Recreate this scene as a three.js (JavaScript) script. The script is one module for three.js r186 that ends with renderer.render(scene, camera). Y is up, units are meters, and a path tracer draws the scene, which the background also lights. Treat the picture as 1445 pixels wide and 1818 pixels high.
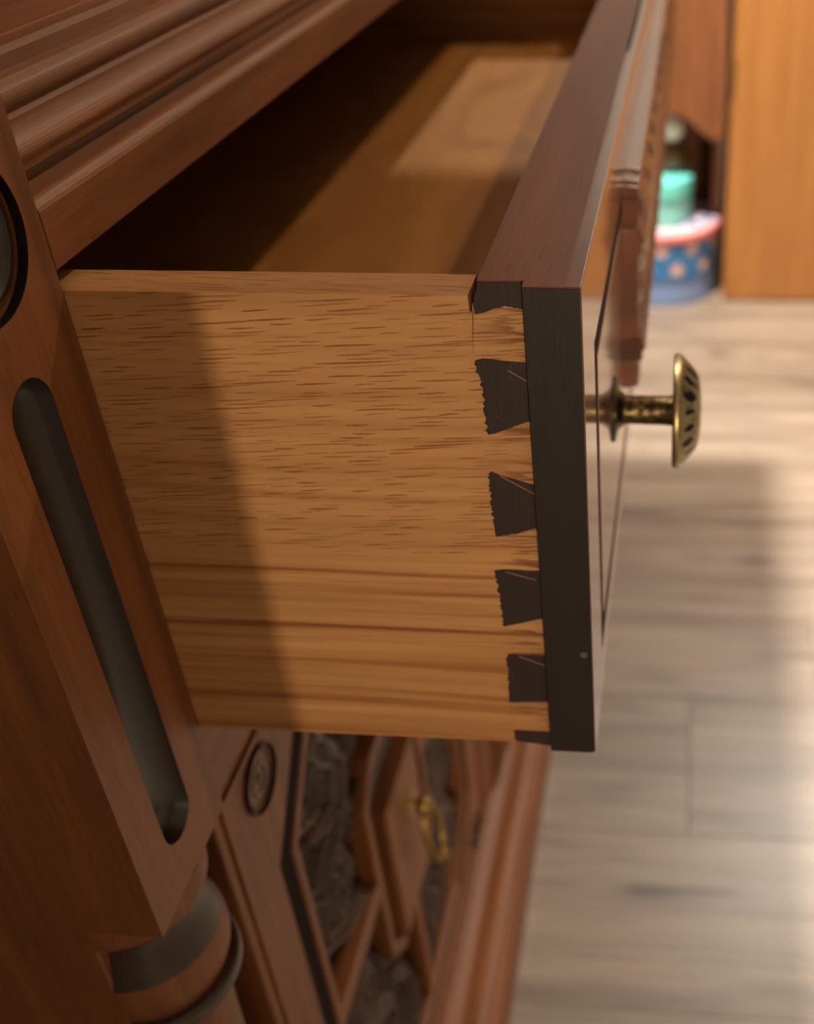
import * as THREE from 'three';
import { mergeGeometries } from 'three/addons/utils/BufferGeometryUtils.js';
import { RoundedBoxGeometry } from 'three/addons/geometries/RoundedBoxGeometry.js';

// ---------------------------------------------------------------- camera, light, exposure
// All coordinates below are metres; H0 is the height of the pulled-out drawer's top edge above the floor.
const H0 = 0.8;
const scene = new THREE.Scene();
const camera = new THREE.PerspectiveCamera(2 * Math.atan(909 / 1937.5) * 180 / Math.PI, 1445 / 1818, 0.01, 50);
camera.position.set(0.0266, H0 + 0.1085, 0.2511);
camera.rotation.order = 'YXZ';
camera.rotation.set(-33.532 * Math.PI / 180, 5.375 * Math.PI / 180, -1.4393 * Math.PI / 180);
camera.setViewOffset(1445, 1818, 722.5 - 1061.7, 909 - 861.4, 1445, 1818);
camera.focus = 0.285;
camera.userData.fStop = 9.5;
scene.add(camera);

const renderer = new THREE.WebGLRenderer();
renderer.toneMapping = THREE.LinearToneMapping;
renderer.toneMappingExposure = 0.44;
renderer.shadowMap.enabled = true;
scene.background = new THREE.Color(0x000000);

// recessed ceiling spots of the room: [x, z, colour, candela]
const CEIL = H0 + 1.66;
const SPOTS = [   // ..., lens radius
  [0.99, -1.60, 0xffe0bc, 13, 0.026, 'recessed ceiling spot over the open floor beside the added header'],
  [0.56, -2.40, 0xfff6ea, 26, 0.007, 'tiny bare ceiling LED behind the added header'],
  [-0.285, -1.085, 0xfff0dc, 98, 0.009, 'recessed ceiling spot above the far end of the sideboard'],
];
const LAMP = [0.45, 0.12, 2.15, 0xffe2ba, 14, 0.006];   // small bare bulb of the standing lamp behind the camera

// ---------------------------------------------------------------- helpers
function rng(seed) { let a = seed >>> 0; return () => { a = (a + 0x6D2B79F5) | 0; let t = Math.imul(a ^ (a >>> 15), 1 | a); t = (t + Math.imul(t ^ (t >>> 7), 61 | t)) ^ t; return ((t ^ (t >>> 14)) >>> 0) / 4294967296; }; }
const PERM = new Float32Array(65536); { const r = rng(77); for (let i = 0; i < 65536; i++) PERM[i] = r(); }
function hash(ix, iy) { return PERM[(Math.imul(ix & 0xffff, 73) + Math.imul(iy & 0xffff, 179) + Math.imul((ix ^ (iy << 3)) & 0xffff, 31)) & 65535]; }
function vn(x, y) { const ix = Math.floor(x), iy = Math.floor(y); let fx = x - ix, fy = y - iy; fx = fx * fx * (3 - 2 * fx); fy = fy * fy * (3 - 2 * fy); const a = hash(ix, iy), b = hash(ix + 1, iy), c = hash(ix, iy + 1), d = hash(ix + 1, iy + 1); return a + (b - a) * fx + (c - a) * fy + (a - b - c + d) * fx * fy; }
function fbm(x, y, n = 4) { let s = 0, a = 0.5, t = 0; for (let i = 0; i < n; i++) { s += a * vn(x, y); t += a; x = x * 2.03 + 17.3; y = y * 2.03 + 5.1; a *= 0.5; } return s / t; }
const clamp = (v, a = 0, b = 1) => Math.min(b, Math.max(a, v));
const sstep = (a, b, x) => { const t = clamp((x - a) / (b - a)); return t * t * (3 - 2 * t); };
const mix = (a, b, t) => a + (b - a) * t;
const mix3 = (a, b, t) => [mix(a[0], b[0], t), mix(a[1], b[1], t), mix(a[2], b[2], t)];
// fn(u, v) in metres -> [r, g, b, height 0..1]; returns { map, bump } covering su x sv metres
function wood(w, h, su, sv, fn, withBump = true) {
  const c = new Uint8Array(w * h * 4), b = withBump ? new Uint8Array(w * h * 4) : null;
  for (let j = 0; j < h; j++) for (let i = 0; i < w; i++) {
    const o = fn((i + 0.5) / w * su, (j + 0.5) / h * sv), k = (j * w + i) * 4;
    c[k] = clamp(o[0], 0, 255); c[k + 1] = clamp(o[1], 0, 255); c[k + 2] = clamp(o[2], 0, 255); c[k + 3] = 255;
    if (b) { b[k] = b[k + 1] = b[k + 2] = clamp((o[3] ?? 0.5) * 255, 0, 255); b[k + 3] = 255; }
  }
  const mk = (d, srgb) => { const t = new THREE.DataTexture(d, w, h, THREE.RGBAFormat); t.wrapS = t.wrapT = THREE.MirroredRepeatWrapping; t.magFilter = THREE.LinearFilter; t.minFilter = THREE.LinearMipmapLinearFilter; t.generateMipmaps = true; if (srgb) t.colorSpace = THREE.SRGBColorSpace; t.repeat.set(1 / su, 1 / sv); t.needsUpdate = true; return t; };
  return { map: mk(c, true), bump: b ? mk(b, false) : null };
}
function mat(tex, o = {}) {
  const { bump = 0, ...rest } = o;
  const p = { roughness: 0.45, ...rest };
  if (tex) { p.map = tex.map; if (bump && tex.bump) { p.bumpMap = tex.bump; p.bumpScale = bump; } }
  return new THREE.MeshPhysicalMaterial(p);
}
// uv in metres, u along the grain axis
function grain(geo, axis, ou = 0, ov = 0) {
  const g = geo.index ? geo.toNonIndexed() : geo, p = g.attributes.position, n = p.count, uv = new Float32Array(n * 2);
  const a = new THREE.Vector3(), b = new THREE.Vector3(), c = new THREE.Vector3();
  const G = { x: 0, y: 1, z: 2 }[axis];
  for (let i = 0; i < n; i += 3) {
    a.fromBufferAttribute(p, i); b.fromBufferAttribute(p, i + 1); c.fromBufferAttribute(p, i + 2);
    b.sub(a); c.sub(a); b.cross(c);
    const q = [Math.abs(b.x), Math.abs(b.y), Math.abs(b.z)]; const N = q[0] > q[1] ? (q[0] > q[2] ? 0 : 2) : (q[1] > q[2] ? 1 : 2);
    let U = G, V; if (N === G) { U = (G + 1) % 3; V = (G + 2) % 3; } else V = 3 - N - G;
    for (let k = 0; k < 3; k++) { const e = [p.getX(i + k), p.getY(i + k), p.getZ(i + k)]; uv[(i + k) * 2] = e[U] + ou; uv[(i + k) * 2 + 1] = e[V] + ov; }
  }
  g.setAttribute('uv', new THREE.BufferAttribute(uv, 2));
  if (!g.attributes.normal) g.computeVertexNormals();
  for (const k of Object.keys(g.attributes)) if (!['position', 'normal', 'uv'].includes(k)) g.deleteAttribute(k);
  return g;
}
const taken = new Map();
function numbered(name) { const k = taken.get(name) || 0; taken.set(name, k + 1); return k ? name + '_' + String(k).padStart(3, '0') : name; }
// a thing: Group at its base; geometry is given in drawer coordinates (y = 0 at the drawer's top edge)
function thing(name, label, category, base, group) {
  const o = new THREE.Group(); o.name = numbered(name); o.position.set(base[0], base[1] + H0, base[2]); o.userData = { label, category };
  if (group) o.userData.group = group; o.origin = base; scene.add(o); return o;
}
function sub(name, parent, label) { const o = new THREE.Group(); o.name = name; o.origin = parent.origin; parent.add(o); if (label) o.userData.label = label; return o; }
function part(name, geo, m, parent, label) {
  const g = Array.isArray(geo) ? mergeGeometries(geo.map((e) => (e.index ? e.toNonIndexed() : e))) : geo;
  let o = parent; const B = (() => { while (o && !o.origin) o = o.parent; return o.origin; })();
  g.translate(-B[0], -B[1], -B[2]);
  const mesh = new THREE.Mesh(g, m); mesh.name = name; mesh.castShadow = mesh.receiveShadow = true; if (label) mesh.userData.label = label;
  parent.add(mesh); return mesh;
}
function struct(name, geo, m) { geo.translate(0, H0, 0); const o = new THREE.Mesh(geo, m); o.name = name; o.userData = { kind: 'structure' }; o.castShadow = o.receiveShadow = true; scene.add(o); return o; }
// rounded box by limits
function rb(x0, x1, y0, y1, z0, z1, r = 0.001, s = 2) {
  const w = x1 - x0, h = y1 - y0, d = z1 - z0; r = Math.min(r, w * 0.49, h * 0.49, d * 0.49);
  const g = new RoundedBoxGeometry(w, h, d, s, r); g.translate((x0 + x1) / 2, (y0 + y1) / 2, (z0 + z1) / 2); return g;
}
function bx(x0, x1, y0, y1, z0, z1) { const g = new THREE.BoxGeometry(x1 - x0, y1 - y0, z1 - z0); g.translate((x0 + x1) / 2, (y0 + y1) / 2, (z0 + z1) / 2); return g; }
function shapeOf(pts) { const s = new THREE.Shape(); pts.forEach(([a, b], i) => (i ? s.lineTo(a, b) : s.moveTo(a, b))); s.closePath(); return s; }
// outline in (z, y), extruded along x from x0 to x1 (x1 is the shown face)
function slabZY(shape, x0, x1, bevel = 0, seg = 2) {
  const g = new THREE.ExtrudeGeometry(shape, { depth: x1 - x0 - (bevel ? 2 * bevel : 0), bevelEnabled: !!bevel, bevelSize: bevel, bevelThickness: bevel, bevelOffset: -bevel, bevelSegments: seg, curveSegments: 24 });
  // shape coordinates were (-z, y); rotate so that extrude axis -> +x
  g.translate(0, 0, bevel); g.rotateY(Math.PI / 2); g.translate(x0, 0, 0); return g; // (a, b, c) -> (c, b, -a)
}
const ZY = (pts) => shapeOf(pts.map(([z, y]) => [-z, y]));
// outline in (x, y), extruded along z between z0 (far) and z1 (near)
function barXY(pts, z0, z1, bevel = 0) {
  const g = new THREE.ExtrudeGeometry(Array.isArray(pts) ? shapeOf(pts) : pts, { depth: z1 - z0 - 2 * bevel, bevelEnabled: !!bevel, bevelSize: bevel, bevelThickness: bevel, bevelOffset: -bevel, bevelSegments: 2, curveSegments: 16 });
  g.translate(0, 0, z0 + bevel); return g;
}
function smoothLine(pts, n = 6) { const c = new THREE.CatmullRomCurve3(pts.map(([a, b]) => new THREE.Vector3(a, b, 0)), false, 'centripetal'); return c.getPoints(n * (pts.length - 1)).map((p) => [p.x, p.y]); }
// height field over a rectangle of the (z, y) plane facing +x; h(z, y) gives x
function field(z0, z1, y0, y1, nz, ny, h, keep) {
  const pos = [], idx = [];
  for (let j = 0; j <= ny; j++) for (let i = 0; i <= nz; i++) { const z = mix(z0, z1, i / nz), y = mix(y0, y1, j / ny); pos.push(h(z, y), y, z); }
  for (let j = 0; j < ny; j++) for (let i = 0; i < nz; i++) {
    const zc = mix(z0, z1, (i + 0.5) / nz), yc = mix(y0, y1, (j + 0.5) / ny); if (keep && !keep(zc, yc)) continue;
    const a = j * (nz + 1) + i, b = a + 1, c = a + nz + 1, d = c + 1;
    if (z1 > z0) idx.push(a, c, b, b, c, d); else idx.push(a, b, c, b, d, c);
  }
  const g = new THREE.BufferGeometry(); g.setAttribute('position', new THREE.Float32BufferAttribute(pos, 3)); g.setIndex(idx); g.computeVertexNormals(); return g;
}
const segd = (px, py, ax, ay, bx_, by_) => { const dx = bx_ - ax, dy = by_ - ay, t = clamp(((px - ax) * dx + (py - ay) * dy) / (dx * dx + dy * dy + 1e-12)); return [Math.hypot(px - ax - t * dx, py - ay - t * dy), t]; };
// carved relief from tapered strokes: each stroke is { p: [[z, y]...], r0, r1, h }
function relief(strokes, z, y) {
  let best = 0;
  for (const s of strokes) {
    if (z < s.bb[0] || z > s.bb[1] || y < s.bb[2] || y > s.bb[3]) continue;
    const n = s.p.length - 1;
    for (let i = 0; i < n; i++) { const [d, t] = segd(z, y, s.p[i][0], s.p[i][1], s.p[i + 1][0], s.p[i + 1][1]); const r = mix(s.r0, s.r1, (i + t) / n); if (d < r) { const q = d / r, v = s.h * Math.sqrt(1 - q * q) * (0.75 + 0.25 * Math.cos(q * 7)); if (v > best) best = v; } }
  }
  return best;
}
function stroke(pts, r0, r1, h) { const p = smoothLine(pts, 5); const zs = p.map((e) => e[0]), ys = p.map((e) => e[1]), m = Math.max(r0, r1); return { p, r0, r1, h, bb: [Math.min(...zs) - m, Math.max(...zs) + m, Math.min(...ys) - m, Math.max(...ys) + m] }; }
function spiral(cz, cy, r0, r1, a0, turns, sgn = 1, n = 14) { const o = []; for (let i = 0; i <= n; i++) { const t = i / n, a = a0 + sgn * t * turns * 2 * Math.PI, r = mix(r0, r1, t); o.push([cz + r * Math.cos(a), cy + r * Math.sin(a)]); } return o; }

// ---------------------------------------------------------------- materials
// pale oak of the drawer side: dark pore dashes in the upper half, close straight grain below
const dashes = []; {
  const r = rng(11);
  for (let i = 0; i < 900; i++) {
    const y = -0.004 - ((i * 0.6180339887) % 1) * 0.163, up = y > -0.088; if (!up && r() < 0.45) continue;
    const L = up ? 0.006 + r() * r() * 0.019 : 0.008 + r() * 0.03;
    dashes.push({ x: -0.155 + ((i * 0.7548776662 + 0.08 * r()) % 1) * 0.15, y, L, w: (up ? 0.00028 : 0.00015) * (0.55 + 0.8 * r()), s: up ? 0.07 + (r() - 0.5) * 0.03 : 0.005 + (r() - 0.5) * 0.03, d: (up ? 0.8 : 0.4) * (0.35 + 0.65 * r()), k: r() * 9 });
  }
}
const oakRows = new Map(); for (const d of dashes) { for (let k = Math.floor((d.y - 0.002) * 500); k <= Math.floor((d.y + 0.003) * 500); k++) { if (!oakRows.has(k)) oakRows.set(k, []); oakRows.get(k).push(d); } }
const T_oak = wood(1200, 1400, 0.16, 0.18, (u, v) => {
  const x = u - 0.155, y = v - 0.175;
  const up = sstep(-0.092, -0.082, y + 0.004 * fbm(x * 18, 3, 2));
  const fine = fbm(x * 55, (y - 0.04 * x * up) * 1500, 3), mid = fbm(x * 12, y * 210, 3), big = fbm(x * 9, y * 26, 3);
  let c = mix3([196, 150, 101], [168, 120, 76], clamp(0.55 * (mid - 0.3) * 1.7 + 0.35 * big + 0.25 * fine - 0.05 + (1 - up) * 0.07));
  const lines = Math.pow(clamp(fbm(x * 6, (y + 0.01 * x) * 520 + 3 * fbm(x * 14, y * 20, 2), 2)), 3) * mix(1.5, 0.55, up);
  c = mix3(c, [128, 78, 38], clamp(lines * 0.8));
  let dk = 0;
  for (const d of oakRows.get(Math.floor(y * 500)) || []) { const t = (x - d.x) / d.L; if (t < 0 || t > 1) continue; const yc = d.y + d.s * (x - d.x) + 0.00006 * Math.sin(t * 5 + d.k), w = d.w * (0.25 + 0.75 * Math.sin(Math.PI * Math.pow(t, 0.8))) * (0.85 + 0.3 * vn(x * 900, d.k)); const q = Math.abs(y - yc) / w; if (q < 1) dk = Math.max(dk, d.d * (1 - q * q)); }
  const str = Math.exp(-Math.pow((y + 0.1172 + 0.014 * (x + 0.06)) / 0.00045, 2)) * 0.7 * sstep(0.25, 0.5, fbm(x * 30, 8, 2)); dk = Math.max(dk, str);
  // stain crept from the dovetails into the pores
  const near = sstep(-0.034, -0.016, x) * sstep(0.5, 0.66, fbm(x * 80, y * 1100, 3)) * sstep(0.38, 0.6, fbm(x * 30 + 9, y * 60, 2)); dk = Math.max(dk, near * 0.75);
  c = mix3(c, [104, 58, 27], dk);
  return [...c, 0.6 - 0.5 * dk + 0.12 * (fine - 0.5)];
});
const T_walnut = wood(1024, 768, 0.42, 0.13, (u, v) => {
  const w = 0.004 * fbm(u * 9, v * 30, 3), a = fbm(u * 10, (v + w) * 160, 4), b = fbm(u * 60, v * 1500, 2), k = fbm(u * 4, v * 14 + 7, 3);
  let c = mix3([146, 90, 50], [93, 54, 30], clamp((a - 0.28) * 1.5 * 0.7 + k * 0.35 - 0.05));
  const po = sstep(0.60, 0.8, fbm(u * 90, v * 3600, 2)) * 0.22; c = mix3(c, [62, 32, 18], po + 0.1 * b);
  return [...c, 0.6 - po * 0.6];
});
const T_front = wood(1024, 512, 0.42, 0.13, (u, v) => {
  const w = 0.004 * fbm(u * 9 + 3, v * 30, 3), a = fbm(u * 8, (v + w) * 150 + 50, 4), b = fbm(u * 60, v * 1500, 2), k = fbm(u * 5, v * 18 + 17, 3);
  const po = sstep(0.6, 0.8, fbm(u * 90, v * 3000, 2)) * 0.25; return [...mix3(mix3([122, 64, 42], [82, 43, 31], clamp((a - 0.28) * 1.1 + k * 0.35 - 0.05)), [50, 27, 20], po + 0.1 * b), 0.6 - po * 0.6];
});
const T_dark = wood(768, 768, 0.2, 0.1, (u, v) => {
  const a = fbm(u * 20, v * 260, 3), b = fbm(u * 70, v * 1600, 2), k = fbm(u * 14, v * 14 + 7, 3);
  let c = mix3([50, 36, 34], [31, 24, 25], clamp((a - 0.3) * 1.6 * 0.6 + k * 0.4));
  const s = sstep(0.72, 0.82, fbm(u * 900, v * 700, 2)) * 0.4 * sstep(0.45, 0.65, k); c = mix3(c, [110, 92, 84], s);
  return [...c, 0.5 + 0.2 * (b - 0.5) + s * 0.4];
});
const T_ply = wood(768, 768, 0.9, 0.5, (u, v) => {
  const w = fbm(u * 4, v * 7, 4), r = fbm(u * 3 + 6 * w, v * 40 + 9 * w, 3), f = fbm(u * 60, v * 700, 2);
  return [...mix3([176, 122, 60], [143, 92, 40], clamp((r - 0.3) * 1.5 * 0.8 + 0.25 * f)), 0.5];
}, false);
const T_gold = wood(768, 512, 0.9, 0.3, (u, v) => {
  const a = fbm(u * 5, (v + 0.01 * fbm(u * 5, v * 12, 2)) * 90, 4), f = fbm(u * 30, v * 900, 2), k = fbm(u * 3, v * 9, 3);
  let c = mix3([178, 122, 62], [142, 90, 40], clamp((a - 0.3) * 1.4 * 0.6 + k * 0.4 - 0.05)); c = mix3(c, [130, 76, 30], sstep(0.6, 0.75, f) * 0.35);
  return [...c, 0.5];
}, false);
const T_lam = wood(1024, 512, 1.3, 0.4, (u, v) => {
  const w = 0.012 * fbm(u * 4, v * 12, 3), a = fbm(u * 3.2, (v + w) * 42, 4), f = fbm(u * 12, v * 420, 3), kn = Math.pow(clamp(fbm(u * 6 + 30, v * 26, 3) * 1.25 - 0.1), 6);
  let c = mix3([205, 190, 168], [150, 133, 115], clamp((a - 0.3) * 1.9 * 0.75 + 0.3 * (f - 0.3))); c = mix3(c, [104, 92, 84], clamp(kn * 1.3 + sstep(0.62, 0.78, f) * 0.25));
  return [...c, 0.55 - 0.3 * kn];
}, false);
const M = {
  oak: mat(T_oak, { roughness: 0.55, bump: 0.0003, clearcoat: 0.06, clearcoatRoughness: 0.35 }),
  walnut: mat(T_walnut, { roughness: 0.55, bump: 0.00006, clearcoat: 0.08, clearcoatRoughness: 0.35 }),
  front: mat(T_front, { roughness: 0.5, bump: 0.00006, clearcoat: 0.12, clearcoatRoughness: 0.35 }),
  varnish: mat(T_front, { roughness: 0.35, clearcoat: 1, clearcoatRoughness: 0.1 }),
  dark: mat(T_dark, { color: new THREE.Color(0.44, 0.5, 0.6), roughness: 0.5, bump: 0.00012 }),
  pin: mat(T_dark, { color: new THREE.Color(0.8, 0.66, 0.8), roughness: 0.6, bump: 0.00025 }),
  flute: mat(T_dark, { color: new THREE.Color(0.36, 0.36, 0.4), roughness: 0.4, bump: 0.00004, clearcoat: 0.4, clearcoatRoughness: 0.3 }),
  carve: mat(T_dark, { color: new THREE.Color(2.5, 2.35, 2.1), roughness: 0.42, clearcoat: 0.3, clearcoatRoughness: 0.35 }),
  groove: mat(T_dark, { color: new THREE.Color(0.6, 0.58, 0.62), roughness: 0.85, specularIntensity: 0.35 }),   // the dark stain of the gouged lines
  stain: mat(T_dark, { color: new THREE.Color(1.6, 1.35, 1.1), roughness: 0.4, clearcoat: 0.3, clearcoatRoughness: 0.3 }),
  ply: mat(T_ply, { roughness: 0.55 }),
  gold: mat(T_gold, { roughness: 0.4, clearcoat: 0.3, clearcoatRoughness: 0.3 }),
  brass: new THREE.MeshPhysicalMaterial({ color: 0x9a834c, metalness: 1, roughness: 0.38 }),
  black: new THREE.MeshPhysicalMaterial({ color: 0x181512, roughness: 0.5 }),
  wall: new THREE.MeshPhysicalMaterial({ color: 0xaaa69e, roughness: 0.9 }),
  ceiling: new THREE.MeshPhysicalMaterial({ color: 0xc9c6c0, roughness: 0.95 }),
};

// ---------------------------------------------------------------- the room
const RX0 = -0.66, RX1 = 3.0, RZ0 = -3.0, RZ1 = 2.4;
{
  const fl = new THREE.Group(); fl.name = 'floor'; fl.userData = { kind: 'structure' }; fl.origin = [0, -H0, 0]; scene.add(fl);
  part('subfloor', bx(RX0 - 0.1, RX1 + 0.1, -H0 - 0.06, -H0 - 0.008, RZ0 - 0.1, RZ1 + 0.1), M.black, fl);
  const r = rng(5), tones = [[0.5, 0.5, 0.54], [0.475, 0.475, 0.51], [0.52, 0.52, 0.555], [0.46, 0.46, 0.5], [0.49, 0.485, 0.525]].map((c) => mat(T_lam, { color: new THREE.Color(...c), roughness: 0.42, clearcoat: 0.25, clearcoatRoughness: 0.3 }));
  const W = 0.192; let row = 0;
  for (let z = RZ1; z > RZ0 + 0.01; z -= W, row++) {
    let x = RX0 - r() * 1.1;
    while (x < RX1) { const a = Math.max(x, RX0), b = Math.min(x + 1.28, RX1); if (b - a > 0.02) part('plank', grain(rb(a + 0.0002, b - 0.0002, -H0 - 0.01, -H0, Math.max(z - W, RZ0) + 0.0002, z - 0.0002, 0.0006, 1), 'x', r() * 5, r() * 5), tones[Math.floor(r() * 5)], fl); x += 1.28; }
  }
  const T = CEIL - H0;
  struct('ceiling', bx(RX0 - 0.1, RX1 + 0.1, T, T + 0.1, RZ0 - 0.1, RZ1 + 0.1), M.ceiling);
  struct('wall_back', bx(RX0 - 0.1, RX0, -H0, T, RZ0, RZ1), M.wall);
  struct('wall_front', bx(RX1, RX1 + 0.1, -H0, T, RZ0, RZ1), M.wall);
  struct('wall_far', bx(RX0 - 0.1, RX1 + 0.1, -H0, T, RZ0 - 0.1, RZ0), M.wall);
  struct('wall_near', bx(RX0 - 0.1, RX1 + 0.1, -H0, T, RZ1, RZ1 + 0.1), M.wall);
  struct('wall_added_return', bx(RX0, 0.1045, -H0, T, 0.8, 0.92), M.wall); // added unseen wall return, its edge throws the shadow on the drawer side
  struct('added_header_1', bx(RX0, RX1, 1.150, T, -1.9, -1.78), M.wall); // added unseen header, its lower edge bounds the light patch in the drawer
}
{ // standing lamp with a small bare bulb
  const [x, y, z, col, cd, r] = LAMP, o = thing('standing_lamp', 'slim black standing lamp with a small bare bulb', 'lamp', [x, -H0, z]);
  const base = new THREE.LatheGeometry([[0, 0], [0.11, 0], [0.11, 0.008], [0.1, 0.014], [0.012, 0.02], [0, 0.02]].map(([a, b]) => new THREE.Vector2(a, b)), 40); base.translate(x, -H0, z); part('base', base, M.black, o);
  const pole = new THREE.CylinderGeometry(0.008, 0.008, H0 + y - 0.035, 16); pole.translate(x, -H0 + 0.018 + (H0 + y - 0.035) / 2, z); part('pole', pole, M.black, o);
  const sock = new THREE.CylinderGeometry(0.006, 0.009, 0.012, 16); sock.translate(x, y - r - 0.006, z); part('socket', sock, M.black, o);
  const bulb = new THREE.SphereGeometry(r, 24, 16); bulb.translate(x, y, z); part('bulb', bulb, new THREE.MeshPhysicalMaterial({ color: 0xffffff, emissive: col, emissiveIntensity: 8 }), o);
  const L = new THREE.PointLight(col, cd, 0, 2); L.position.set(0, y + H0, 0); L.castShadow = true; L.shadow.radius = r / 0.02; L.name = 'bulb_light'; o.add(L);
}
// recessed ceiling spots
for (const [x, z, col, cd, lr, label] of SPOTS) {
  const T = CEIL - H0, o = thing('ceiling_spot', label, 'ceiling light', [x, T, z], 'recessed ceiling spots');
  const ring = new THREE.LatheGeometry([[lr, -0.002], [0.04, -0.006], [0.043, -0.003], [0.043, 0]].map(([a, b]) => new THREE.Vector2(a, b)), 40); ring.translate(x, T, z);
  part('trim_ring', ring, new THREE.MeshPhysicalMaterial({ color: 0xdddddd, roughness: 0.4, metalness: 0.3 }), o);
  const lens = new THREE.CylinderGeometry(lr, lr, 0.004, 32); lens.translate(x, T - 0.001, z);
  part('lens', lens, new THREE.MeshPhysicalMaterial({ color: 0xffffff, emissive: col, emissiveIntensity: 8, roughness: 0.6 }), o);
  const L = new THREE.SpotLight(col, cd, 0, 1.3, 0.4, 2); L.position.set(0, -0.03, 0); L.target.position.set(0, -1, 0); L.castShadow = true; L.shadow.radius = lr / 0.02; L.name = 'spot_light';
  o.add(L); o.add(L.target);
}

// ---------------------------------------------------------------- the sideboard
const sb = thing('sideboard', 'carved walnut sideboard with its drawer pulled open', 'sideboard', [-0.38, -H0, -0.528]);
const ZN = 0.0505, ZF = -1.104, XF = -0.137, XC = -0.163, XB = -0.63, Z0 = -0.0032, Z1 = -1.0528;   // ends, front faces, back, opening
// carcass
part('end_panel', grain(rb(XB, XC, -0.74, 0.03, 0.026, ZN - 0.0006, 0.0012), 'y', 0.1), M.walnut, sb);
part('end_panel', grain(rb(XB, XC, -0.74, 0.03, ZF, ZF + 0.022, 0.0012), 'y', 0.3), M.walnut, sb);
part('back_panel', grain(bx(XB - 0.008, XB, -0.76, 0.03, ZF, ZN), 'y'), M.walnut, sb);
part('dust_panel', grain(bx(XB, XC, -0.186, -0.174, ZF + 0.022, 0.026), 'z'), M.ply, sb);
part('bottom_panel', grain(bx(XB, -0.166, -0.76, -0.742, ZF, ZN), 'z'), M.ply, sb);
part('rail', grain(rb(-0.19, -0.147, -0.2165, -0.1705, Z1 + 0.001, Z0 - 0.001, 0.0015), 'z', 0.2), M.walnut, sb);
// top with its moulded front edge, set between the posts
{
  const up = smoothLine([[-0.1372, 0.0178], [-0.1385, 0.0193], [-0.1425, 0.0203], [-0.1452, 0.0218], [-0.1462, 0.0243]], 4);
  const up2 = smoothLine([[-0.1412, 0.0268], [-0.1402, 0.0292], [-0.1418, 0.0325], [-0.1452, 0.0345], [-0.1478, 0.0352]], 4);
  const up3 = smoothLine([[-0.1486, 0.0366], [-0.1468, 0.0388], [-0.1474, 0.0420], [-0.1502, 0.0440]], 4);
  const prof = [[-0.2, 0.0012], [-0.1374, 0.0012], [-0.1368, 0.0018], [-0.1368, 0.0168], ...up, [-0.1448, 0.0252], [-0.1412, 0.0254], ...up2, ...up3, [-0.1535, 0.0446], [-0.1540, 0.0480], [-0.156, 0.0493], [-0.1632, 0.0493], [-0.1632, 0.030], [-0.2, 0.030]];
  part('moulding', grain(barXY(prof, Z1 + 0.0004, Z0 - 0.0004), 'z', 0.37, 0.02), M.walnut, sb, 'reeded walnut moulding above the drawer');
  part('top_board', grain(rb(XB - 0.01, XC - 0.0003, 0.0305, 0.0494, ZF - 0.03, ZN + 0.03, 0.002), 'z', 0.11), M.walnut, sb);
}
// added unseen upper cabinet, keeps the ceiling spot off drawer and floor
{
  const X = -0.2, yA = 0.0494, yB = 1.125;
  part('added_upper_end', grain(rb(XB, X, yA, yB, ZN - 0.022, ZN - 0.001, 0.0015), 'y', 0.3), M.walnut, sb);
  part('added_upper_end', grain(rb(XB, X, yA, yB, ZF + 0.001, ZF + 0.022, 0.0015), 'y', 0.5), M.walnut, sb);
  part('added_upper_back', grain(bx(XB, XB + 0.008, yA, yB, ZF + 0.022, ZN - 0.022), 'y'), M.walnut, sb);
  part('added_upper_top', grain(rb(XB, X + 0.006, yB, yB + 0.022, ZF - 0.004, ZN + 0.004, 0.004), 'z'), M.walnut, sb);
  for (const [a, b] of [[-0.5272, ZN - 0.0225], [ZF + 0.0225, -0.5288]]) { part('added_upper_door', [grain(rb(X - 0.02, X - 0.004, yA + 0.002, yB - 0.001, a, b, 0.002), 'y', 0.2), grain(rb(X - 0.006, X, yA + 0.06, yB - 0.06, a + 0.06, b - 0.06, 0.003), 'y', 0.4)], M.walnut, sb); }
}
// dished ring rosette: lathe around +x
function rosette(z, y, x, r, deep) {
  const pr = [[0, -deep * 0.35], [r * 0.12, -deep * 0.3], [r * 0.2, -deep * 0.75], [r * 0.28, -deep * 0.8], [r * 0.38, -deep * 0.35], [r * 0.5, -deep * 0.4], [r * 0.58, -deep * 0.8], [r * 0.68, -deep * 0.75], [r * 0.78, -deep * 0.3], [r * 0.86, -deep * 0.45], [r * 0.92, -deep * 1.1], [r * 0.985, -deep * 1.1], [r * 0.997, -0.0001]];
  const c = smoothLine(pr, 3), g = new THREE.LatheGeometry(c.map(([a, b]) => new THREE.Vector2(Math.max(a, 0), b)), 48); g.rotateZ(-Math.PI / 2); g.translate(x, y, z); return g;
}
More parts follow.
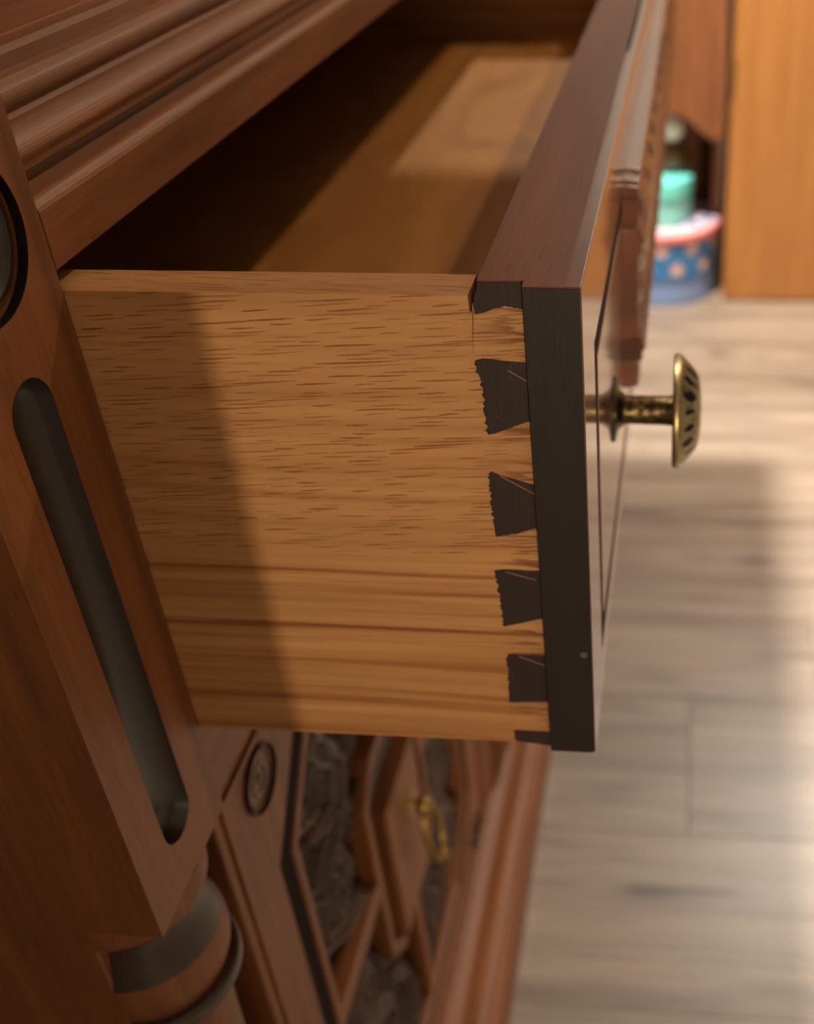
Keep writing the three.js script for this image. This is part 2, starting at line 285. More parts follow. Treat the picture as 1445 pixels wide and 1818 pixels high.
// concave gouged flute with round ends
function flute(z, ya, yb, r, deep, x) {
  const nR = 10, pos = [], idx = [], ring = []; const N = 20;
  for (let i = 0; i <= N; i++) { const a = Math.PI * i / N; ring.push([Math.cos(a), Math.sin(a), 1]); }
  for (let i = 0; i <= N; i++) { const a = Math.PI + Math.PI * i / N; ring.push([Math.cos(a), Math.sin(a), 0]); }
  const K = ring.length;
  for (let j = 0; j <= nR; j++) { const q = Math.sin(j / nR * Math.PI / 2); for (const [c, s, t] of ring) { const e = mix(r, 0, q); pos.push(x - deep * Math.sqrt(1 - Math.pow(1 - q, 2)), (t ? yb - r : ya + r) + s * e, z + c * e); } }
  for (let j = 0; j < nR; j++) for (let i = 0; i < K; i++) { const a = j * K + i, b = j * K + (i + 1) % K, c = a + K, d = b + K; idx.push(a, c, b, b, c, d); }
  const m = nR * K; for (let i = 1; i < K - 1; i++) idx.push(m, m + i + 1, m + i);
  const g = new THREE.BufferGeometry(); g.setAttribute('position', new THREE.Float32BufferAttribute(pos, 3)); g.setIndex(idx); g.computeVertexNormals(); return g;
}
function capsulePath(z, ya, yb, r) { const p = new THREE.Path(); for (let i = 0; i <= 40; i++) { const a = 2 * Math.PI * i / 40, s = Math.sin(a), cy = s >= 0 ? yb - r : ya + r; const X = -(z + r * Math.cos(a)), Y = cy + r * s; i ? p.lineTo(X, Y) : p.moveTo(X, Y); } return p; }
function circlePath(z, y, r) { const p = new THREE.Path(); p.absarc(-z, y, r, 0, Math.PI * 2); return p; }
function post(z0, z1, near) {
  const zc = (z0 + z1) / 2 + (near ? 0.0004 : 0), yB = -0.2052, yT = 0.36, g = sub('post', sb, near ? 'fluted corner post with dark gouged flutes' : undefined);
  const s = ZY([[z0, yB], [z1, yB], [z1, yT], [z0, yT]]);
  s.holes.push(capsulePath(zc, -0.1868, -0.0165, 0.0094), circlePath(zc, 0.019, 0.0205), capsulePath(zc, 0.055, 0.33, 0.0094));
  part('post_face', grain(slabZY(s, -0.149, XF, 0), 'y', 0.05, 0.01), M.walnut, g);
  part('post_block', grain(bx(XC, -0.1489, yB + 0.0002, yT, z0 + 0.0001, z1 - 0.0001), 'y', 0.05, 0.01), M.walnut, g);
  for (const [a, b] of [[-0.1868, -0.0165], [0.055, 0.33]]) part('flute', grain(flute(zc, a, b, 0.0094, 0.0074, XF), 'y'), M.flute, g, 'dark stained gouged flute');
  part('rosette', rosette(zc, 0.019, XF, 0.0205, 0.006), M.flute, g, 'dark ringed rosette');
  part('post_cap', grain(rb(XC - 0.03, XF + 0.006, yT, yT + 0.02, z0 - 0.006, z1 + 0.006, 0.004), 'z'), M.walnut, g);
  // split turning below the block: half round against the carcass
  const pr = [[0.0262, 0], [0.0268, -0.003], [0.0268, -0.008], [0.0255, -0.0118], [0.0225, -0.0132], [0.0215, -0.0165], [0.0222, -0.022], [0.0245, -0.029], [0.0268, -0.037], [0.0272, -0.044], [0.0262, -0.050], [0.0246, -0.0535], [0.0246, -0.0548], [0.0278, -0.0555], [0.0288, -0.059], [0.0278, -0.0625], [0.0246, -0.0635], [0.0225, -0.068], [0.0205, -0.085], [0.0195, -0.14], [0.021, -0.22], [0.0235, -0.31], [0.0262, -0.36], [0.0262, -0.37], [0.022, -0.372], [0.022, -0.385], [0.027, -0.392], [0.027, -0.41], [0.023, -0.42]];
  const all = smoothLine(pr, 3), cut = (y1, y0) => { const t = new THREE.LatheGeometry(all.filter((e) => e[1] <= y1 + 1e-6 && e[1] >= y0 - 1e-6).map(([p, q]) => new THREE.Vector2(p, q)), 40, 0, Math.PI); t.translate(XC, yB, zc); return grain(t, 'y', 0.3); };
  const near1 = (v) => all.reduce((m, e) => (Math.abs(e[1] - v) < Math.abs(m - v) ? e[1] : m), 9), cs = [0, near1(-0.0132), near1(-0.033), near1(-0.0548), near1(-0.0635), -0.42];
  ['turning_collar', 'turning_cove', 'turning_bulb', 'turning_ring', 'turning_column'].forEach((n, i) => part(n, cut(cs[i], cs[i + 1]), i % 2 ? M.stain : M.walnut, g, i % 2 ? 'dark stained turned hollow' : undefined));
  part('turning_back', bx(XC - 0.001, XC + 0.0006, yB - 0.42, yB, zc - 0.0192, zc + 0.0192), M.walnut, g);
  part('foot_block', grain(rb(XC, XF, -0.76, yB - 0.42, z0, z1, 0.0015), 'y', 0.4), M.walnut, g);
}
post(Z0, ZN, true); post(ZF, Z1, false);
part('stile', grain(bx(-0.185, XC, -0.745, 0.04, Z0, 0.026), 'y', 0.2), M.walnut, sb);
part('stile', grain(bx(-0.185, XC, -0.745, 0.04, ZF + 0.022, Z1), 'y', 0.2), M.walnut, sb);
// plinth with ogee top
{
  const og = smoothLine([[-0.150, -0.722], [-0.139, -0.7245], [-0.135, -0.732], [-0.1335, -0.742], [-0.127, -0.7485], [-0.1175, -0.7495]], 4);
  const prof = [[-0.2, -0.7995], [-0.1115, -0.7995], [-0.1105, -0.7985], [-0.1105, -0.757], [-0.113, -0.7525], ...og.reverse(), [-0.2, -0.722]];
  part('plinth', grain(barXY(prof, ZF - 0.02, ZN + 0.02), 'z', 0.1, 0.05), M.walnut, sb);
  part('plinth', grain(rb(XB - 0.01, -0.198, -0.7995, -0.76, ZF - 0.018, ZN + 0.018, 0.002), 'x', 0.1), M.walnut, sb);
}
// doors with carved octagonal panels
function octa(z0, z1, y0, y1, c) { return [[z0 - c, y1], [z0, y1 - c], [z0, y0 + c], [z0 - c, y0], [z1 + c, y0], [z1, y0 + c], [z1, y1 - c], [z1 + c, y1]]; }
function door(dz, near) {
  const g = sub('door', sb, near ? 'door with octagonal carved panel and brass pull' : undefined), S = (p) => p.map(([z, y]) => [z + dz, y]);
  const za = -0.0125, zb = -0.4175, ya = -0.7205, yb = -0.2200, XD = -0.150;
  const zo = -0.0515, zf = -0.3785, yo0 = -0.684, yo1 = -0.2455, C = 0.0585;
  const fr = ZY(S([[za, ya], [za, yb], [zb, yb], [zb, ya]].reverse())); fr.holes.push(ZY(S(octa(zo, zf, yo0, yo1, C))));
  const corner = [[-0.0533, -0.2483], [-0.3767, -0.2483], [-0.0533, -0.6815], [-0.3767, -0.6815]];
  for (const [z, y] of corner) fr.holes.push(circlePath(z + dz, y, 0.0155));
  fr.holes.length = 1; // octagon first; rosettes overlap only the corners of the frame
  part('door_frame', grain(slabZY(fr, -0.168, XD, 0.0012), 'y', 0.2 + dz), M.walnut, g);
  // dark gap around and bead at the rim
  const bead = ZY(S([[za - 0.006, ya + 0.006], [zb + 0.006, ya + 0.006], [zb + 0.006, yb - 0.006], [za - 0.006, yb - 0.006]])); bead.holes.push(ZY(S([[za - 0.0095, ya + 0.0095], [zb + 0.0095, ya + 0.0095], [zb + 0.0095, yb - 0.0095], [za - 0.0095, yb - 0.0095]])));
  part('bead', grain(slabZY(bead, XD - 0.001, XD + 0.0016, 0.0007), 'y'), M.walnut, g);
  for (const [z, y] of corner) part('rosette', rosette(z + dz, y, XD + 0.0022, 0.0153, 0.0045), M.flute, g, 'dark ringed rosette');
  // black channel and brown inner rim of the octagon
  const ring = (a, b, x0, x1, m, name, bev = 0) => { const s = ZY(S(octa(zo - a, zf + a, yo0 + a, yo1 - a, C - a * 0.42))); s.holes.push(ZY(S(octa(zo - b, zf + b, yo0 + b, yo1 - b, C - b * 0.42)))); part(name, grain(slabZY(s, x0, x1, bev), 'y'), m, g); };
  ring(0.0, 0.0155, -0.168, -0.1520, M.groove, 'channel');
  ring(0.0145, 0.0215, -0.168, -0.1505, M.walnut, 'inner_rim', 0.0012);
  // carved ground
  const st = [];
  for (const sy of [1, -1]) for (const sz of [1, -1]) {
    const q = (a, b) => [-0.215 + sz * a + dz, -0.4647 + sy * b];   // a: towards the upright rim, b: away from the middle
    const add = (pts, r0, r1, h) => st.push(stroke(pts.map(([a, b]) => q(a, b)), r0, r1, h));
    add([[0.07, 0.012], [0.10, 0.022], [0.128, 0.05], [0.112, 0.082], [0.078, 0.095], [0.066, 0.122], [0.084, 0.146]], 0.006, 0.0095, 0.0085);
    add(spiral(0.108, 0.148, 0.026, 0.006, 3.4, 1.5, -1, 22), 0.0085, 0.006, 0.009);
    add(spiral(0.098, 0.052, 0.022, 0.004, 1.2, 1.3, 1, 20), 0.0065, 0.005, 0.0075);
    add([[0.118, 0.072], [0.136, 0.094], [0.138, 0.128]], 0.0085, 0.003, 0.007);
    add([[0.080, 0.098], [0.098, 0.104], [0.117, 0.116]], 0.007, 0.003, 0.007);
    add([[0.074, 0.11], [0.062, 0.084], [0.066, 0.056]], 0.0055, 0.002, 0.006);
    add([[0.05, 0.11], [0.03, 0.13], [0.026, 0.162], [0.046, 0.182], [0.066, 0.172]], 0.007, 0.004, 0.008);
    add(spiral(0.022, 0.185, 0.018, 0.004, 4.2, 1.2, 1, 16), 0.006, 0.005, 0.007);
    add([[0.088, 0.165], [0.07, 0.19], [0.05, 0.2]], 0.0075, 0.003, 0.007);
  }
  const inside = (z, y) => { const e = z - dz; const a = Math.min(-0.061 - e, e + 0.369), b = Math.min(-0.2555 - y, y + 0.674); return a > 0 && b > 0 && a + b > 0.044; };
  part('carved_panel', grain(field(-0.06 + dz, -0.37 + dz, -0.675, -0.254, near ? 190 : 90, near ? 240 : 120, (z, y) => -0.1665 + relief(st, z, y) * 1.55 + 0.0006 * fbm(z * 300, y * 300, 2), inside), 'y'), M.carve, g, 'dark grey-brown carved leaf scrolls');
  // inner eight-sided strap, cross straps and the plain raised plate of the middle
  const i1 = octa(-0.155, -0.275, -0.556, -0.3725, 0.022), i2 = octa(-0.164, -0.266, -0.547, -0.3815, 0.019), s2 = ZY(S(i1)); s2.holes.push(ZY(S(i2)));
  part('inner_strap', grain(slabZY(s2, -0.166, -0.1515, 0.0015), 'y'), M.walnut, g);
  for (const [a, b] of [[-0.066, -0.157], [-0.273, -0.364]]) part('cross_strap', grain(slabZY(ZY(S([[a, -0.4585], [b, -0.4585], [b, -0.471], [a, -0.471]])), -0.166, -0.1515, 0.0015), 'z'), M.walnut, g);
  for (const [a, b] of [[-0.26, -0.374], [-0.555, -0.669]]) part('cross_strap', grain(slabZY(ZY(S([[-0.210, a], [-0.220, a], [-0.220, b], [-0.210, b]])), -0.166, -0.1515, 0.0015), 'y'), M.walnut, g);
  part('plate_ground', grain(bx(-0.166, -0.157, -0.549, -0.38, -0.267 + dz, -0.163 + dz), 'y'), M.carve, g);
  part('centre_plate', grain(slabZY(ZY(S([[-0.1745, -0.5395], [-0.2455, -0.5395], [-0.2455, -0.419], [-0.1745, -0.419]].reverse())), -0.166, -0.147, 0.0022), 'y', 0.13), M.walnut, g);
  // brass drop pull with its back plate
  const px = -0.147, py = -0.4575, pz = -0.2165 + dz, sp = new THREE.SphereGeometry(0.0062, 20, 14); sp.translate(px + 0.010, py, pz);
  const neck = new THREE.CylinderGeometry(0.0028, 0.0042, 0.010, 14); neck.rotateZ(-Math.PI / 2); neck.translate(px + 0.005, py, pz);
  const cup = new THREE.CylinderGeometry(0.009, 0.011, 0.0022, 24); cup.rotateZ(-Math.PI / 2); cup.translate(px + 0.0011, py, pz);
  const ringG = new THREE.TorusGeometry(0.0155, 0.0022, 10, 30); ringG.scale(0.8, 1.5, 1); ringG.rotateY(Math.PI / 2); ringG.rotateZ(0.16); ringG.translate(px + 0.0135, py - 0.026, pz);
  const tip = new THREE.SphereGeometry(0.0052, 14, 10); tip.translate(px + 0.0165, py - 0.049, pz);
  part('pull', [sp, neck, cup, ringG, tip].map((e) => { const n = e.toNonIndexed(); return n; }), M.brass, g, 'brass drop pull');
}
door(0, true); door(-0.621, false);
part('pilaster', [grain(rb(-0.19, -0.152, -0.7205, -0.2175, -0.621, -0.432, 0.002), 'y', 0.5), grain(rb(-0.155, -0.137, -0.7, -0.2175, -0.567, -0.487, 0.004), 'y', 0.1)], M.walnut, sb);

// ---------------------------------------------------------------- the pulled-out drawer
const dr = sub('drawer', sb, 'pulled-out drawer with pale oak side and dark dovetails');
const LIP = -0.0149, ZS = -0.0037, ZE = -1.052;
// dovetail pins, outlines in (x, y) on the plane of the drawer side
const PINS = [
  [[-0.0269, -0.0004], [LIP, -0.0004], [LIP, -0.0080], [-0.0164, -0.0077], [-0.0203, -0.0069], [-0.0263, -0.0090], [-0.0294, -0.0095], [-0.0284, -0.0078]],
  [[-0.0291, -0.0228], [-0.0272, -0.0221], [LIP, -0.0232], [LIP, -0.0406], [-0.0255, -0.0449], [-0.0275, -0.0454], [-0.0276, -0.0310], [-0.0285, -0.0268]],
  [[-0.0275, -0.0574], [-0.0256, -0.0585], [LIP, -0.0618], [LIP, -0.0768], [-0.0245, -0.0797], [-0.0279, -0.0802], [-0.0281, -0.0696], [-0.0281, -0.0590]],
  [[-0.0288, -0.0928], [-0.0264, -0.0923], [LIP, -0.0927], [LIP, -0.1107], [-0.0255, -0.1141], [-0.0278, -0.1147], [-0.0282, -0.1030]],
  [[-0.0275, -0.1264], [-0.0253, -0.1260], [LIP, -0.1262], [LIP, -0.1464], [-0.0282, -0.1476], [-0.0279, -0.1383]],
  [[-0.0273, -0.1601], [LIP, -0.1602], [LIP, -0.1668], [-0.0238, -0.1657], [-0.0273, -0.1652]],
];
const rj = rng(23);
function ragged(pts, k) { // saw-torn shoulder on the left-hand end, slightly wandering long edges
  const o = [];
  for (let i = 0; i < pts.length; i++) {
    const a = pts[i], b = pts[(i + 1) % pts.length]; o.push(a);
    const left = a[0] < -0.0268 && b[0] < -0.0268, n = left ? Math.max(2, Math.round(Math.hypot(a[0] - b[0], a[1] - b[1]) / 0.0006)) : (a[0] === LIP && b[0] === LIP ? 0 : 5);
    for (let j = 1; j < n; j++) { const t = j / n; o.push([mix(a[0], b[0], t) + (left ? (rj() - 0.75) * 0.0009 : 0), mix(a[1], b[1], t) + (left ? 0 : (rj() - 0.5) * 0.00025)]); }
  }
  return o;
}
const pins = PINS.map(ragged);
{
  // the oak side, notched round the pins
  const yT = -0.0042, yB = -0.1656, out = [[-0.60, yB], [-0.60, yT], [-0.0296, yT]];
  const notch = (p, first, last) => { // walk a pin from its top right corner along its left-hand end to its bottom right corner
    const i0 = p.findIndex((e) => e[0] === LIP); const q = []; for (let i = 0; i < p.length; i++) q.push(p[(i0 + p.length - i) % p.length]); return q; // anticlockwise from upper right
  };
  const pp = pins.map((p) => notch(p));
  const inner = (q) => q; let path = [...out];
  // first pin: only its lower part bites into the side
  path.push(...pp[0].filter((e) => e[1] < -0.0060 && e[0] < LIP && e[0] > -0.0297).sort((a, b) => a[0] - b[0]), [LIP, -0.0080]);
  for (let k = 1; k < 5; k++) path.push(...inner(pp[k]));
  path.push([LIP, -0.1602], [-0.0273, -0.1601], [-0.0273, yB]);
  // keep the order clean: drop doubled points
  path = path.filter((e, i) => !i || Math.hypot(e[0] - path[i - 1][0], e[1] - path[i - 1][1]) > 1e-6);
  const g = barXY(path, -0.018, ZS, 0.0003); part('drawer_side', grain(g, 'x', 0.155, 0.175), M.oak, dr, 'pale oak side board with pore dashes');
  pins.forEach((p, i) => part('dovetail_pin', grain(barXY(p, -0.0175, ZS + (i % 2 ? 0.0001 : -0.0001), 0.00015), 'y', i * 0.07, i * 0.03), M.pin, dr, 'dark stained dovetail pin'));
  for (const [a, b] of [[[-0.0205, -0.0253], [-0.0152, -0.0287]], [[-0.0250, -0.0588], [-0.0152, -0.0648]], [[-0.0258, -0.0930], [-0.0168, -0.0958]], [[-0.0240, -0.1268], [-0.0158, -0.1303]], [[-0.0225, -0.0792], [-0.0158, -0.0766]]]) {
    const L = Math.hypot(b[0] - a[0], b[1] - a[1]), g2 = rb(-L / 2, L / 2, -0.00016, 0.00016, -0.0003, 0.0003, 0.0001, 1); g2.rotateZ(Math.atan2(b[1] - a[1], b[0] - a[0])); g2.translate((a[0] + b[0]) / 2, (a[1] + b[1]) / 2, ZS);
    part('glue_line', g2, new THREE.MeshPhysicalMaterial({ color: 0x8a6a50, roughness: 0.7 }), dr, 'pale line of dried glue');
  }
  part('drawer_side', grain(rb(-0.60, -0.027, yB, yT, ZE + 0.004, ZE + 0.018, 0.001), 'x', 0.155, 0.175), M.oak, dr);
  part('drawer_back', grain(rb(-0.60, -0.586, yB, yT, ZE + 0.018, -0.018, 0.001), 'z', 0.155, 0.175), M.oak, dr);
  part('drawer_bottom', grain(bx(-0.586, -0.0269, -0.1515, -0.1455, ZE + 0.018, -0.018), 'z'), M.ply, dr, 'brown plywood drawer bottom');
}
// drawer front: inner board, lip board with a black sunk channel, dark end
{
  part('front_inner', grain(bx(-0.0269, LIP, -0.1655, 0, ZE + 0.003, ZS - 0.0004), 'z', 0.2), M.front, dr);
  const lip = new THREE.Shape(), r = 0.0014, x0 = LIP, x1 = -0.0028, y0 = -0.165, y1 = 0;
  lip.moveTo(x0, y0 + r); lip.lineTo(x0, y1); lip.lineTo(x1, y1); lip.lineTo(x1, y0); lip.lineTo(x0 + r, y0); lip.quadraticCurveTo(x0, y0, x0, y0 + r);
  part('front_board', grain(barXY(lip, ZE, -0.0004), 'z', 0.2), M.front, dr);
  const end = new THREE.Shape(), e = 0.0012; end.moveTo(x0 + e, y0); end.lineTo(-e * 1.6, y0); end.quadraticCurveTo(-0.0002, y0, -0.0002, y0 + e * 1.6); end.lineTo(-0.0004, y1 - 0.0006); end.lineTo(x0, y1 - 0.0002); end.lineTo(x0, y0 + e); end.quadraticCurveTo(x0, y0, x0 + e, y0);
  part('front_end', grain(barXY(end, -0.0012, 0.0002, 0.0001), 'y', 0.33, 0.04), M.dark, dr, 'nearly black stained end grain of the drawer front');
  const plug = new THREE.CylinderGeometry(0.00115, 0.00115, 0.0006, 20); plug.rotateX(Math.PI / 2); plug.translate(-0.0028, -0.1217, 0.0001);
  part('plug', plug, new THREE.MeshPhysicalMaterial({ color: 0x5b4d47, roughness: 0.6 }), dr, 'small round plug in the dark end');
  // face: frame and field with the channel between, bevelled edges
  const B = 0.0004, fz = [-0.0003, ZE], ring = ZY([[fz[0], y0], [fz[0], y1], [fz[1], y1], [fz[1], y0]].reverse());
  const co = [[-0.031, -0.0305], [ZE + 0.031, -0.0305], [ZE + 0.031, -0.1485], [-0.031, -0.1485]], ci = [[-0.0405, -0.0395], [ZE + 0.0405, -0.0395], [ZE + 0.0405, -0.1395], [-0.0405, -0.1395]];
  ring.holes.push(ZY(co));
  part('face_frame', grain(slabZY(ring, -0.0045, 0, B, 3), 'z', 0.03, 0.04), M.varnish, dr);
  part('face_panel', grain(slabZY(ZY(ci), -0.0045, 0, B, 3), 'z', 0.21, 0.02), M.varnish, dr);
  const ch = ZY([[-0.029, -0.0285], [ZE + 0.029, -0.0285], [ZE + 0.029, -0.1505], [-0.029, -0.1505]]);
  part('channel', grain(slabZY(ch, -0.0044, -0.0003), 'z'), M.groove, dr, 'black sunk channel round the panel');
  // carved leaf ornament on the middle of the front
  const st = [], zc = -0.526, R = rng(3);
  for (const s of [1, -1]) {
    const q = (a, b) => [zc + s * a, -0.0745 + b], add = (p, r0, r1, h) => st.push(stroke(p.map(([a, b]) => q(a, b)), r0, r1, h));
    add([[0.0, 0], [0.12, 0.004], [0.24, -0.002], [0.352, 0]], 0.017, 0.006, 0.0085);
    for (let k = 0; k < 10; k++) for (const v of [1, -1]) { const a = 0.015 + k * 0.034; add([[a, v * 0.006], [a + 0.018, v * 0.022], [a + 0.04, v * (0.038 - 0.0016 * k)]], 0.0105, 0.0055, 0.0085 + 0.002 * R()); }
    add(spiral(0.338, 0.022, 0.016, 0.004, 4.6, 1.3, 1, 16), 0.006, 0.0045, 0.008); add(spiral(0.338, -0.022, 0.016, 0.004, 1.7, 1.3, -1, 16), 0.006, 0.0045, 0.008);
  }
  const hole = []; for (let k = 0; k < 7; k++) for (const v of [1, -1]) hole.push([-0.172 - 0.02 * k, -0.0745 + v * (0.037 + 0.0006 * k)]);
  const inA = (z, y) => { const a = (z - zc) / 0.363, b = (y + 0.0745) / 0.047; return Math.pow(Math.abs(a), 40) + Math.pow(Math.abs(b), 12) < 1; };
  const hh = (z, y) => { if (!inA(z, y)) return -0.001; let v = 0.0058 + relief(st, z, y) * 0.33; for (const [a, b] of hole) { const d = Math.hypot(z - a, y - b); if (d < 0.0042) v -= 0.004 * (1 - (d / 0.0042) ** 2); } return v; };
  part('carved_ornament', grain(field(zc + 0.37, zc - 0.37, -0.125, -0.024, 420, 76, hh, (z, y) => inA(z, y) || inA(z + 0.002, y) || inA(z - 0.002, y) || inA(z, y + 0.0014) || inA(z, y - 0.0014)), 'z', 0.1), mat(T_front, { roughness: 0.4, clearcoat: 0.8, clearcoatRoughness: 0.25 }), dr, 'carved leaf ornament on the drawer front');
}
// brass knob
{
  const T_head = wood(512, 128, 1, 1, (u, v) => {
    // u runs round the head, v from the middle of the face (0) to the rim and back
    const cells = 19, i = Math.floor(u * cells), f = u * cells - i, r1 = hash(i, 3), r2 = hash(i, 9);
    const d = Math.hypot((f - 0.5) / (0.2 + 0.22 * r1), (v - (0.59 + 0.05 * (r2 - 0.5))) / (0.075 + 0.04 * r1)) + 0.9 * (fbm(u * 120, v * 24, 2) - 0.5);
    const pit = 1 - sstep(0.75, 1.15, d), sp = sstep(0.56, 0.72, fbm(u * 60, v * 10, 3)) * 0.35 * sstep(0.3, 0.5, v), k = Math.max(pit, sp);
    return [...mix3([160, 146, 108], [38, 35, 32], k), 0.7 - 0.6 * pit - 0.15 * sp];
  }); T_head.map.wrapS = T_head.bump.wrapS = THREE.RepeatWrapping;
  const hm = mat(T_head, { metalness: 1, roughness: 0.36, bump: 0.0007 });
  const kn = dr;
  const y = -0.0925, z = -0.1021, turn = (p, n = 64) => { const g = new THREE.LatheGeometry(p.map(([a, b]) => new THREE.Vector2(a, b)), n); g.rotateZ(-Math.PI / 2); g.translate(0, y, z); return g; };
  const head = turn([[0, 0.0324], [0.005, 0.0323], [0.0095, 0.0319], [0.0128, 0.0313], [0.0146, 0.0303], [0.0166, 0.0286], [0.0186, 0.0268], [0.0204, 0.0252], [0.0213, 0.0241], [0.0212, 0.0225], [0.0205, 0.0220], [0.019, 0.0222], [0.010, 0.0228], [0.0056, 0.0229]].reverse());
  const stem = turn([[0.0046, 0.0], [0.0056, 0.004], [0.0053, 0.0055], [0.0054, 0.012], [0.0055, 0.019], [0.0058, 0.0225], [0.0060, 0.0232]]);
  part('knob_washer', turn([[0.0122, -0.0002], [0.0124, 0.0005], [0.0118, 0.0009], [0.006, 0.0009]]), M.black, kn, 'black washer behind the knob');
  const plate = turn([[0.0094, 0.0006], [0.0095, 0.0013], [0.0088, 0.0016], [0.0072, 0.0022], [0.0064, 0.0036], [0.0050, 0.0042], [0.0042, 0.0042]]);
  const T_br = wood(256, 256, 1, 1, (u, v) => { const k = sstep(0.42, 0.7, fbm(u * 24, v * 20, 4)); return [...mix3([118, 104, 70], [58, 50, 36], k), 0.6 - 0.3 * k]; });
  const bm = mat(T_br, { metalness: 1, roughness: 0.36, bump: 0.0002 });
  part('knob_head', head, hm, kn, 'aged brass knob head with pitted rim'); part('knob_stem', stem, bm, kn); part('knob_plate', plate, bm, kn);
}

// ---------------------------------------------------------------- things at the far end of the room
{ // golden oak cabinet
  const o = thing('oak_cabinet', 'golden oak cabinet with plain panel standing on the floor', 'cabinet', [0.5, -H0, -2.08]);
  part('side_panel', grain(rb(0.094, 0.112, -H0, 0.12, -2.35, -1.8, 0.002), 'y', 0.1), M.gold, o);
  part('front_panel', grain(rb(0.096, 0.90, -H0 + 0.003, 0.12, -1.812, -1.795, 0.003), 'y', 0.35), M.gold, o);
  part('side_panel', grain(rb(0.888, 0.906, -H0, 0.12, -2.35, -1.8, 0.002), 'y', 0.6), M.gold, o);
  part('back_panel', grain(bx(0.11, 0.89, -H0 + 0.01, 0.12, -2.35, -2.34), 'y'), M.gold, o);
  part('top_board', grain(rb(0.085, 0.915, 0.12, 0.145, -2.36, -1.785, 0.004), 'x'), M.gold, o);
  const h = new THREE.CylinderGeometry(0.006, 0.006, 0.05, 14); h.translate(0.094, -0.362, -1.797); part('hinge', h, M.brass, o);
}
{ // stand with a shaped apron
  const o = thing('wooden_stand', 'brown wooden stand with curved apron over the stacked tins', 'stand', [-0.14, -H0, -1.98]);
  const ap = [[-0.36, -0.2], [-0.36, -0.4823], ...smoothLine([[-0.34, -0.4823], [-0.30, -0.47], [-0.25, -0.44], [-0.14, -0.425], [-0.03, -0.434], [0.012, -0.444], [0.042, -0.470], [0.063, -0.4813], [0.078, -0.4823]], 5), [0.083, -0.4823], [0.083, -0.2]];
  part('apron', grain(barXY(ap, -1.826, -1.806, 0.002), 'y', 0.2), M.walnut, o);
  part('edge_strip', grain(rb(0.054, 0.0835, -0.4815, -0.02, -1.808, -1.799, 0.004), 'y', 0.1), M.walnut, o);
  part('front_board', grain(bx(-0.36, 0.083, -0.2, -0.02, -1.826, -1.806), 'y', 0.2), M.walnut, o);
  part('side_board', grain(bx(0.068, 0.083, -H0, -0.02, -2.2, -1.9), 'y'), M.walnut, o);
  part('side_board', grain(bx(-0.36, -0.345, -H0, -0.02, -2.2, -1.81), 'y'), M.walnut, o);
  part('back_board', grain(bx(-0.345, 0.068, -H0, -0.02, -2.2, -2.188), 'y'), M.walnut, o);
  part('top_board', grain(rb(-0.37, 0.088, -0.02, 0.0, -2.21, -1.79, 0.004), 'x'), M.walnut, o);
}
function lathe(p, x, y, z, n = 56) { const g = new THREE.LatheGeometry(p.map(([a, b]) => new THREE.Vector2(a, b)), n); g.translate(x, y, z); return g; }
const can = (r, h, rim = 0.003) => [[0, 0], [r - 0.003, 0], [r, 0.003], [r, h - 0.002], [r - rim, h], [0, h]];
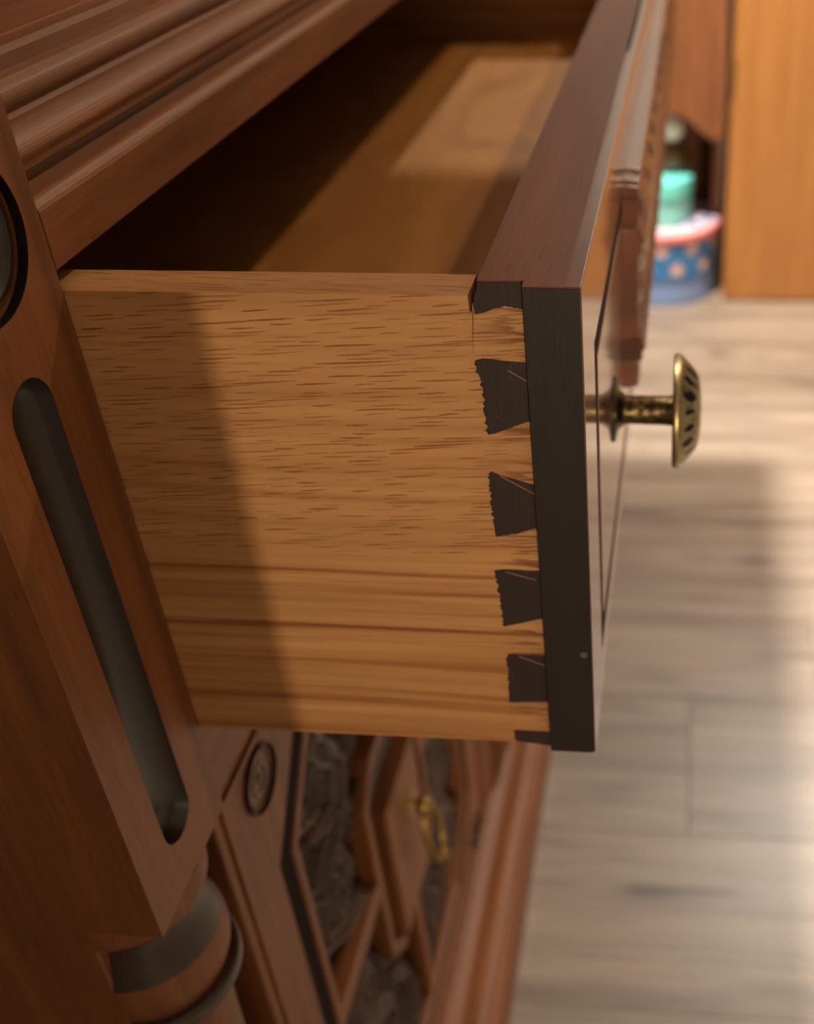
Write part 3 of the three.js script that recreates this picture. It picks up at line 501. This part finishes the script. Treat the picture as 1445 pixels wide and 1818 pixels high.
{
  const x = -0.028, z = -1.868;
  const a = thing('biscuit_tin', 'plain light blue tin at the bottom of the stack', 'tin', [x, -H0, z]);
  part('tin_body', lathe(can(0.107, 0.055), x, -H0, z), new THREE.MeshPhysicalMaterial({ color: 0x7f9bd0, roughness: 0.35, metalness: 0.1 }), a);
  part('rim', lathe([[0.104, 0.049], [0.109, 0.049], [0.1095, 0.054], [0.106, 0.0575], [0, 0.0575]], x, -H0, z), new THREE.MeshPhysicalMaterial({ color: 0x5f78ae, roughness: 0.35, metalness: 0.2 }), a);
  const T_fl = wood(1024, 160, 1, 1, (u, v) => { // pink flowers printed on blue
    let c = mix3([58, 132, 190], [48, 112, 176], fbm(u * 20, v * 5, 2));
    const nx = 11, ny = 2; for (let j = 0; j < ny; j++) for (let i = -1; i <= nx; i++) { const cx = (i + 0.5 + (j % 2) * 0.5) / nx, cy = (j + 0.5) / ny, dx = (u - cx) * 0.69, dy = (v - cy) * 0.078, d = Math.hypot(dx, dy), an = Math.atan2(dy, dx), r = 0.0155 * (0.8 + 0.2 * Math.cos(5 * an)); if (d < r) c = d < 0.005 ? [236, 214, 150] : [222, 172, 172]; }
    return [...c, 0.5];
  }, false); T_fl.map.wrapS = THREE.RepeatWrapping;
  const T_lid = wood(512, 512, 1, 1, (u, v) => { const n = fbm(u * 9, v * 5, 3), m = fbm(u * 11 + 40, v * 6, 3); let c = mix3([92, 128, 196], [58, 96, 178], n); if (m > 0.56) c = [228, 188, 190]; else if (m < 0.4) c = [226, 222, 224]; return [...c, 0.5]; }, false);
  const b = thing('biscuit_tin', 'blue tin printed with pink flowers, red-rimmed lid, on light blue tin', 'tin', [x, -H0 + 0.0575, z]);
  const by = -H0 + 0.0575;
  part('tin_body', lathe([[0.109, 0.0], [0.109, 0.078]], x, by, z), mat(T_fl, { roughness: 0.35, metalness: 0.1 }), b);
  part('lid', lathe([[0.1105, 0.0745], [0.114, 0.0745], [0.1145, 0.0875], [0.112, 0.0915], [0.1085, 0.0905]], x, by, z), new THREE.MeshPhysicalMaterial({ color: 0xe07f78, roughness: 0.35 }), b, 'coral red rim of the lid');
  part('lid_top', lathe([[0.109, 0.0905], [0.104, 0.0895], [0.05, 0.0925], [0, 0.0930]].reverse(), x, by, z), mat(T_lid, { roughness: 0.35 }), b, 'patterned blue and pink lid top');
  const cx = x - 0.014, cz = z + 0.004, cy = by + 0.0931;
  const c = thing('canister', 'turquoise round canister standing on the flowered tin', 'canister', [cx, cy, cz]);
  const teal = new THREE.MeshPhysicalMaterial({ color: 0x86d6d2, roughness: 0.4 }), teal2 = new THREE.MeshPhysicalMaterial({ color: 0x6fe0dc, roughness: 0.35 });
  part('canister_body', lathe(can(0.069, 0.062), cx, cy, cz), teal, c);
  part('lid', lathe([[0.0695, 0.052], [0.0722, 0.052], [0.0722, 0.083], [0.069, 0.0875], [0.02, 0.089], [0, 0.089]], cx, cy, cz), teal2, c, 'brighter turquoise lid');
  const jx = cx + 0.028, jz = cz - 0.01, jy = cy + 0.0893;
  const j = thing('small_jar', 'small brown jar with white round stopper on turquoise canister', 'jar', [jx, jy, jz]);
  part('jar_body', lathe([[0, 0], [0.018, 0], [0.03, 0.012], [0.034, 0.03], [0.028, 0.046], [0.016, 0.054], [0.015, 0.06], [0, 0.06]], jx, jy, jz), new THREE.MeshPhysicalMaterial({ color: 0x5a4326, roughness: 0.4 }), j);
  part('stopper', lathe([[0, 0.056], [0.012, 0.058], [0.021, 0.07], [0.023, 0.083], [0.018, 0.096], [0.008, 0.103], [0, 0.104]], jx, jy, jz), new THREE.MeshPhysicalMaterial({ color: 0xf2fafc, roughness: 0.35 }), j, 'white stopper');
}
scene.traverse((o) => { if (o.isMesh) { o.castShadow = true; o.receiveShadow = true; } });
renderer.render(scene, camera);
